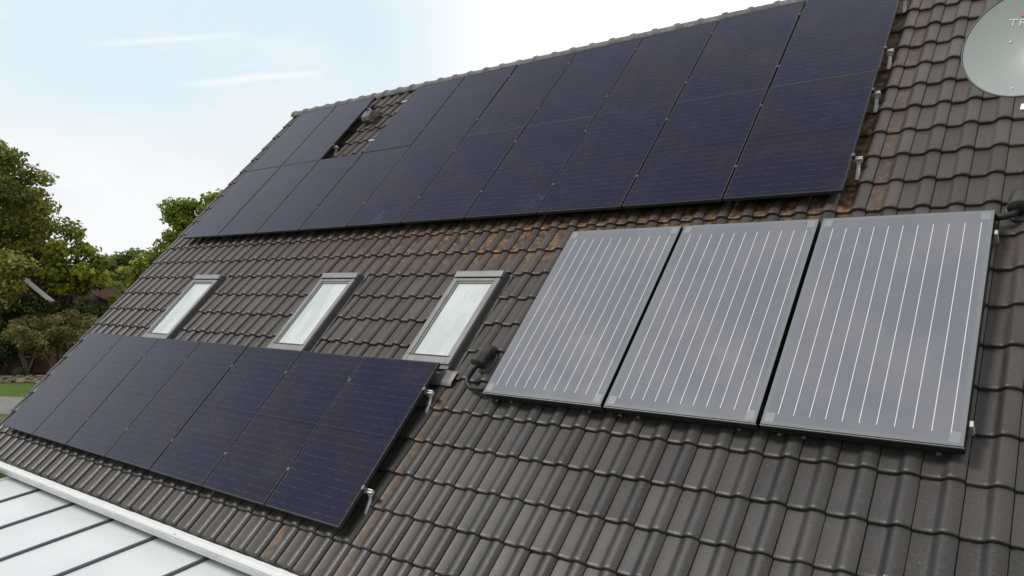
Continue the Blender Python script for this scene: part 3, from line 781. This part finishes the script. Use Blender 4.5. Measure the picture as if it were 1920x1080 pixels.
# big tree at the left edge
D = 46.5
ex = []
B0 = at(-45, D)
def rel(px, py, D, base): p = at(px, D, hz(py, D)); return tuple(p-base)
for px, py, r in ((30,300,1.0),(5,285,1.1),(55,330,1.0),(78,335,.7),(60,375,1.1),(95,395,.9),(110,430,1.0),(75,420,1.2),(128,440,.55),(40,420,1.3),(90,470,1.2),(50,480,1.4),(20,360,1.2),(20,500,1.5),(92,495,.7),(-10,540,1.4),(70,485,.9),(105,470,.8),(-30,580,1.4),(-30,520,1.6),(-30,270,1.3),(-60,330,1.5)):
    c = rel(px, py, D, B0); ex.append(((c[0]+random.uniform(-.8,.5)*h_f.x, c[1]+random.uniform(-.8,.8)*h_f.y, c[2]), r))
for px, py, r in ((12,492,1.0),(38,500,.9),(0,530,1.0),(28,532,.8),(5,565,.9),(55,505,.55)): ex.append((rel(px, py, 42.4, B0), r))
tree('broadleaf_tree', B0, 14, 4.1, 9.0, 4.9, 46, 1.15, 420, .125, L_DARK, 3, 'tall dark green tree at the left edge, its branches reaching towards the roof', trunk_r=.34, extra=ex, limbs=16)
D = 62; B1 = at(398, D)
tree('broadleaf_tree', B1, 12, 3.5, hz(425, D), 2.9, 46, .95, 420, .14, L_GREEN, 11, 'bright green rounded tree rising just behind the roof edge', trunk_r=.28, extra=[(rel(345,385,D,B1), .9), (rel(318,410,D,B1), .7), (rel(325,440,D,B1), .9), (rel(395,375,D,B1), .9), (rel(330,475,D,B1), 1.2), (rel(300,490,D,B1), 1.0), (rel(308,462,D,B1), .9), (rel(345,455,D,B1), 1.1)])
bgG = 'trees in the background left of the roof'
D = 46; B = at(135, D)
tree('broadleaf_tree', B, 8, 1.9, hz(510, D), 1.75, 34, .65, 330, .14, L_LIME, 21, 'yellow green tree just right of the tall dark tree', group=bgG, trunk_r=.16, extra=[(rel(182,495,D,B), .8), (rel(110,465,D,B), .7), (rel(150,462,D,B), .6), (rel(190,520,D,B), .8)])
for px, D, top, rx, mt, lab, sd in ((212, 84, 462, 3.0, L_MID, 'dull green far tree with a rounded top right of the yellow green tree', 31), (255, 88, 458, 3.2, L_MID, 'pale grey green far tree between the rounded far tree and the roof', 32), (258, 70, 482, 1.7, L_LIME, 'small yellow green tree close to the roof edge', 33), (300, 72, 455, 2.6, L_GREEN, 'mid green tree touching the roof edge below the bright green tree', 34), (168, 78, 500, 2.6, L_GREEN, 'green tree low behind the yellow green tree and the shed roof', 35), (235, 66, 525, 2.0, L_MID, 'low dark green tree behind the shed roof', 36), (330, 95, 452, 4.0, L_MID, 'far green tree mostly hidden behind the roof edge', 37)):
    zt = hz(top, D); 
    tree('broadleaf_tree', at(px, D), zt, rx, zt*.56, zt*.40, 30, rx*.34, 150 if D > 60 else 220, .22, mt, sd, lab, group=bgG, trunk_r=.16)
# shrubs
D = 42.5; B = at(112, D)
def shrub(name, px, D, py_top, half_px, py_bot, mat, seed, label, n=26, r0=.5, size=.09, per=500, stems=6, bark=PALEBARK, flat=.5, stem_r=.045):
    B = at(px, D); root = empty(name, B); zt = hz(py_top, D); zb = max(.05, hz(py_bot, D)); rx = half_px/F*D
    bl = crown_blobs((0,0,(zt+zb)/2), rx, (zt-zb)/2*.85, n, r0, seed)
    V, Q, T = leaves(bl, per, size, seed, .7); np_mesh('crown', V, Q, mat, root, False, {'tint': T})
    g = random.Random(seed); t = MB()
    for c, r in g.sample(bl, min(stems, len(bl))):
        s0 = (g.uniform(-.15,.15), g.uniform(-.15,.15), -.05)
        t.tube([s0, (c[0]*.25+g.uniform(-.1,.1), c[1]*.25, c[2]*.35), (c[0]*.6, c[1]*.6+g.uniform(-.1,.1), c[2]*.72), c], [stem_r, stem_r*.8, stem_r*.55, stem_r*.2], 7)
    t.build('stems', bark, root)
    return tag(root, label, 'shrub', 'shrubs in the planting bed')
shrub('olive_shrub', 108, 43.0, 580, 84, 668, L_OLIVE, 41, 'wide olive green shrub with pale leaning stems by the roof edge', 80, .46, .07, 950, 8)
shrub('small_shrub', 50, 42.6, 628, 30, 668, L_OLIVE, 42, 'small olive green shrub on thin pale stems beside the ball shrub', 18, .28, .07, 700, 6)
shrub('dark_shrub', 8, 45, 655, 38, 700, L_HEDGE, 43, 'dark low shrub at the left edge behind the ball shrub', 18, .35, .08, 500, 4, BARK)
shrub('dark_shrub', 120, 47, 640, 60, 690, L_HEDGE, 44, 'dark shaded shrub underneath the wide olive green shrub', 24, .4, .09, 420, 4, BARK)
shrub('leafy_shrub', 185, 47, 563, 60, 640, L_HEDGE, 45, 'dark green leafy shrub in front of the shed roof', 30, .5, .11, 380, 5, BARK)
shrub('leafy_shrub', 118, 46.4, 560, 50, 615, L_MID, 46, 'green leafy shrub below the white gable trim', 30, .5, .11, 330, 5, BARK)
shrub('bright_shrub', 222, 46, 553, 16, 580, L_LIME, 47, 'small bright green shrub against the roof edge', 12, .3, .09, 500, 4, BARK)
shrub('dark_shrub', 12, 43.2, 585, 48, 690, L_HEDGE, 48, 'dark tall shrub in front of the brick house at the left edge', 30, .55, .11, 330, 4, BARK)
shrub('leafy_shrub', 60, 43.9, 554, 40, 600, L_HEDGE, 49, 'dark leafy shrub hiding the brick wall under the white gable trim', 26, .45, .10, 420, 4, BARK)
shrub('dark_shrub', 4, 43.4, 560, 34, 640, L_HEDGE, 50, 'dark leafy shrub at the left edge in front of the brick house', 26, .45, .10, 420, 4, BARK)
# ball shrub
B = at(36, 41.6); g_ = np.random.default_rng(5); n = 2600; d = g_.normal(size=(n,3)); d /= np.linalg.norm(d, axis=1)[:,None]
p = d*(.27+.015*g_.normal(size=n))[:,None]*np.array([1,1,1.12])+np.array([0,0,.29]); a = np.cross(d, g_.normal(size=(n,3))); a /= np.linalg.norm(a,axis=1)[:,None]; b2 = np.cross(d, a)
q = np.stack([p-a*.022, p-b2*.018+d*.012, p+a*.022, p+b2*.018+d*.012], 1).reshape(-1,3)
root = empty('ball_shrub', B); np_mesh('crown', q, np.arange(len(q)).reshape(-1,4), leaf_mat('leaf_box', (.05,.085,.022), (.10,.15,.045)), root, False, {'tint': np.repeat(g_.random(n), 4)})
MB().tube([(0,0,-.03),(0,0,.2)], .03, 8).build('stem', BARK, root); tag(root, 'small clipped round green shrub on the bark bed', 'shrub')
# rubble stone border
g_ = np.random.default_rng(9); b = MB()
for i in range(900):
    x = g_.uniform(-40, -17); dd = 39.7+g_.uniform(0, 2.0); z = (.05+.16*max(0, 1-abs(dd-40.9)/1.1))*g_.uniform(.4, 1.1); s = g_.uniform(.07, .17)
    P = c0+h_f*dd+h_r*x; M = Matrix.Translation((P.x, P.y, z)) @ Matrix.Rotation(g_.uniform(0, 6), 4, 'Z') @ Matrix.Rotation(g_.uniform(-.5, .5), 4, 'X')
    vs = [M @ Vector((sx*s*g_.uniform(.6,1.1), sy*s*.7*g_.uniform(.6,1.1), sz*s*.5*g_.uniform(.6,1.1))) for sx in (-1,1) for sy in (-1,1) for sz in (-1,1)]
    b.add(vs, [(0,1,3,2),(4,6,7,5),(0,4,5,1),(2,3,7,6),(0,2,6,4),(1,5,7,3)])
tag(b.build('stone_border', plain('rubble_stone', (.24, .20, .15), .85, 0, .4, 1.7, .4)), 'rubble of tan stones edging the planting bed', 'stones', kind='stuff')
# neighbour's brick house at the left edge
m = Mat('brick'); bt = m.n('ShaderNodeTexBrick'); co = m.coord(); mp = m.n('ShaderNodeMapping'); m.l(co, mp.inputs[0]); mp.inputs['Rotation'].default_value = (R(90), 0, 0); m.l(mp.outputs[0], bt.inputs['Vector'])
bt.inputs['Scale'].default_value = 4; bt.inputs['Color1'].default_value = (.15, .058, .034, 1); bt.inputs['Color2'].default_value = (.20, .085, .05, 1); bt.inputs['Mortar'].default_value = (.2, .17, .15, 1)
m.set(Base_Color=bt.outputs['Color'], Roughness=.85); BRICK = m.m
RTILE = plain('red_roof_tile', (.060, .024, .019), .9, 0, .3, 6, .3, .15)
WOOD = plain('brown_boards', (.085, .045, .03), .8, 0, .35, 5, .3)
def gable_house(name, px, D, half, depth, eave, ridge, yaw, wallm, roofm, trim, label, cat):
    r = empty(name, at(px, D), (0,0,math.atan2(h_r.y, h_r.x)+yaw))
    MB().prism([(-half,0,0),(half,0,0),(half,0,eave),(0,0,ridge),(-half,0,eave)], (0,0,0), (0,depth,0)).build('wall', wallm, r)
    k = (ridge-eave)/half; o_ = .35; b = MB(); t = .12
    for s in (-1, 1):
        b.prism([(s*(half+o_),0,eave-k*o_+.01),(0,0,ridge+.01),(0,0,ridge+.01+t),(s*(half+o_),0,eave-k*o_+t+.01)], (0,-.3,0), (0,depth+.3,0))
    b.build('roof', roofm, r)
    if trim:
        b = MB()
        for s in (-1, 1): b.bar((s*(half+o_), -.33, eave-k*o_+.02), (0, -.33, ridge+.03), .05, .24, (0,0,1))
        b.build('bargeboard', trim, r)
    for s in (-.45, .45):
        w_ = MB().box((s*half-.5,-.03,.9),(s*half+.5,.05,2.1)).build('window', WHITE, r); MB().box((s*half-.42,-.036,.98),(s*half+.42,-.031,2.02)).build('pane', BLACK, w_)
    return tag(r, label, cat)
gable_house('brick_house', 17, 44.2, 2.15, 6, 4.35, hz(496, 44.2), .15, BRICK, RTILE, WHITE, 'red brick house with a white gable trim half hidden behind the tall tree', 'house')
gable_house('garden_shed', 150, 58, 2.8, 5, hz(572, 58), hz(545, 58), .1, WOOD, RTILE, None, 'dark red roofed wooden shed behind the leafy shrubs', 'shed')
# hedge below the corner of the gutter
B = at(-40, 17.5); root = empty('garden_hedge', B); bl = []
for i in range(26): bl.append(((random.uniform(-2.4, 2.0), random.uniform(-1.4, 1.4), random.uniform(.3, 1.0)), random.uniform(.3, .5)))
V, Q, T = leaves(bl, 900, .05, 77, .8); np_mesh('foliage', V, Q, L_MID, root, False, {'tint': T}); tag(root, 'low green hedge below the left end of the gutter', 'hedge')
# far wood along the horizon
bl = []; g_ = np.random.default_rng(15)
for i in range(150):
    x = g_.uniform(-150, 60); dd = g_.uniform(135, 165)+abs(x)*.1; zz = g_.uniform(1, 7.0)
    P = c0+h_f*dd+h_r*x; bl.append(((P.x, P.y, zz), g_.uniform(2.2, 4)))
V, Q, T = leaves(bl, 16, .6, 99); o = np_mesh('far_wood', V, Q, L_MID, None, False, {'tint': T}); tag(o, 'far band of green woodland along the horizon', 'woodland', kind='stuff')
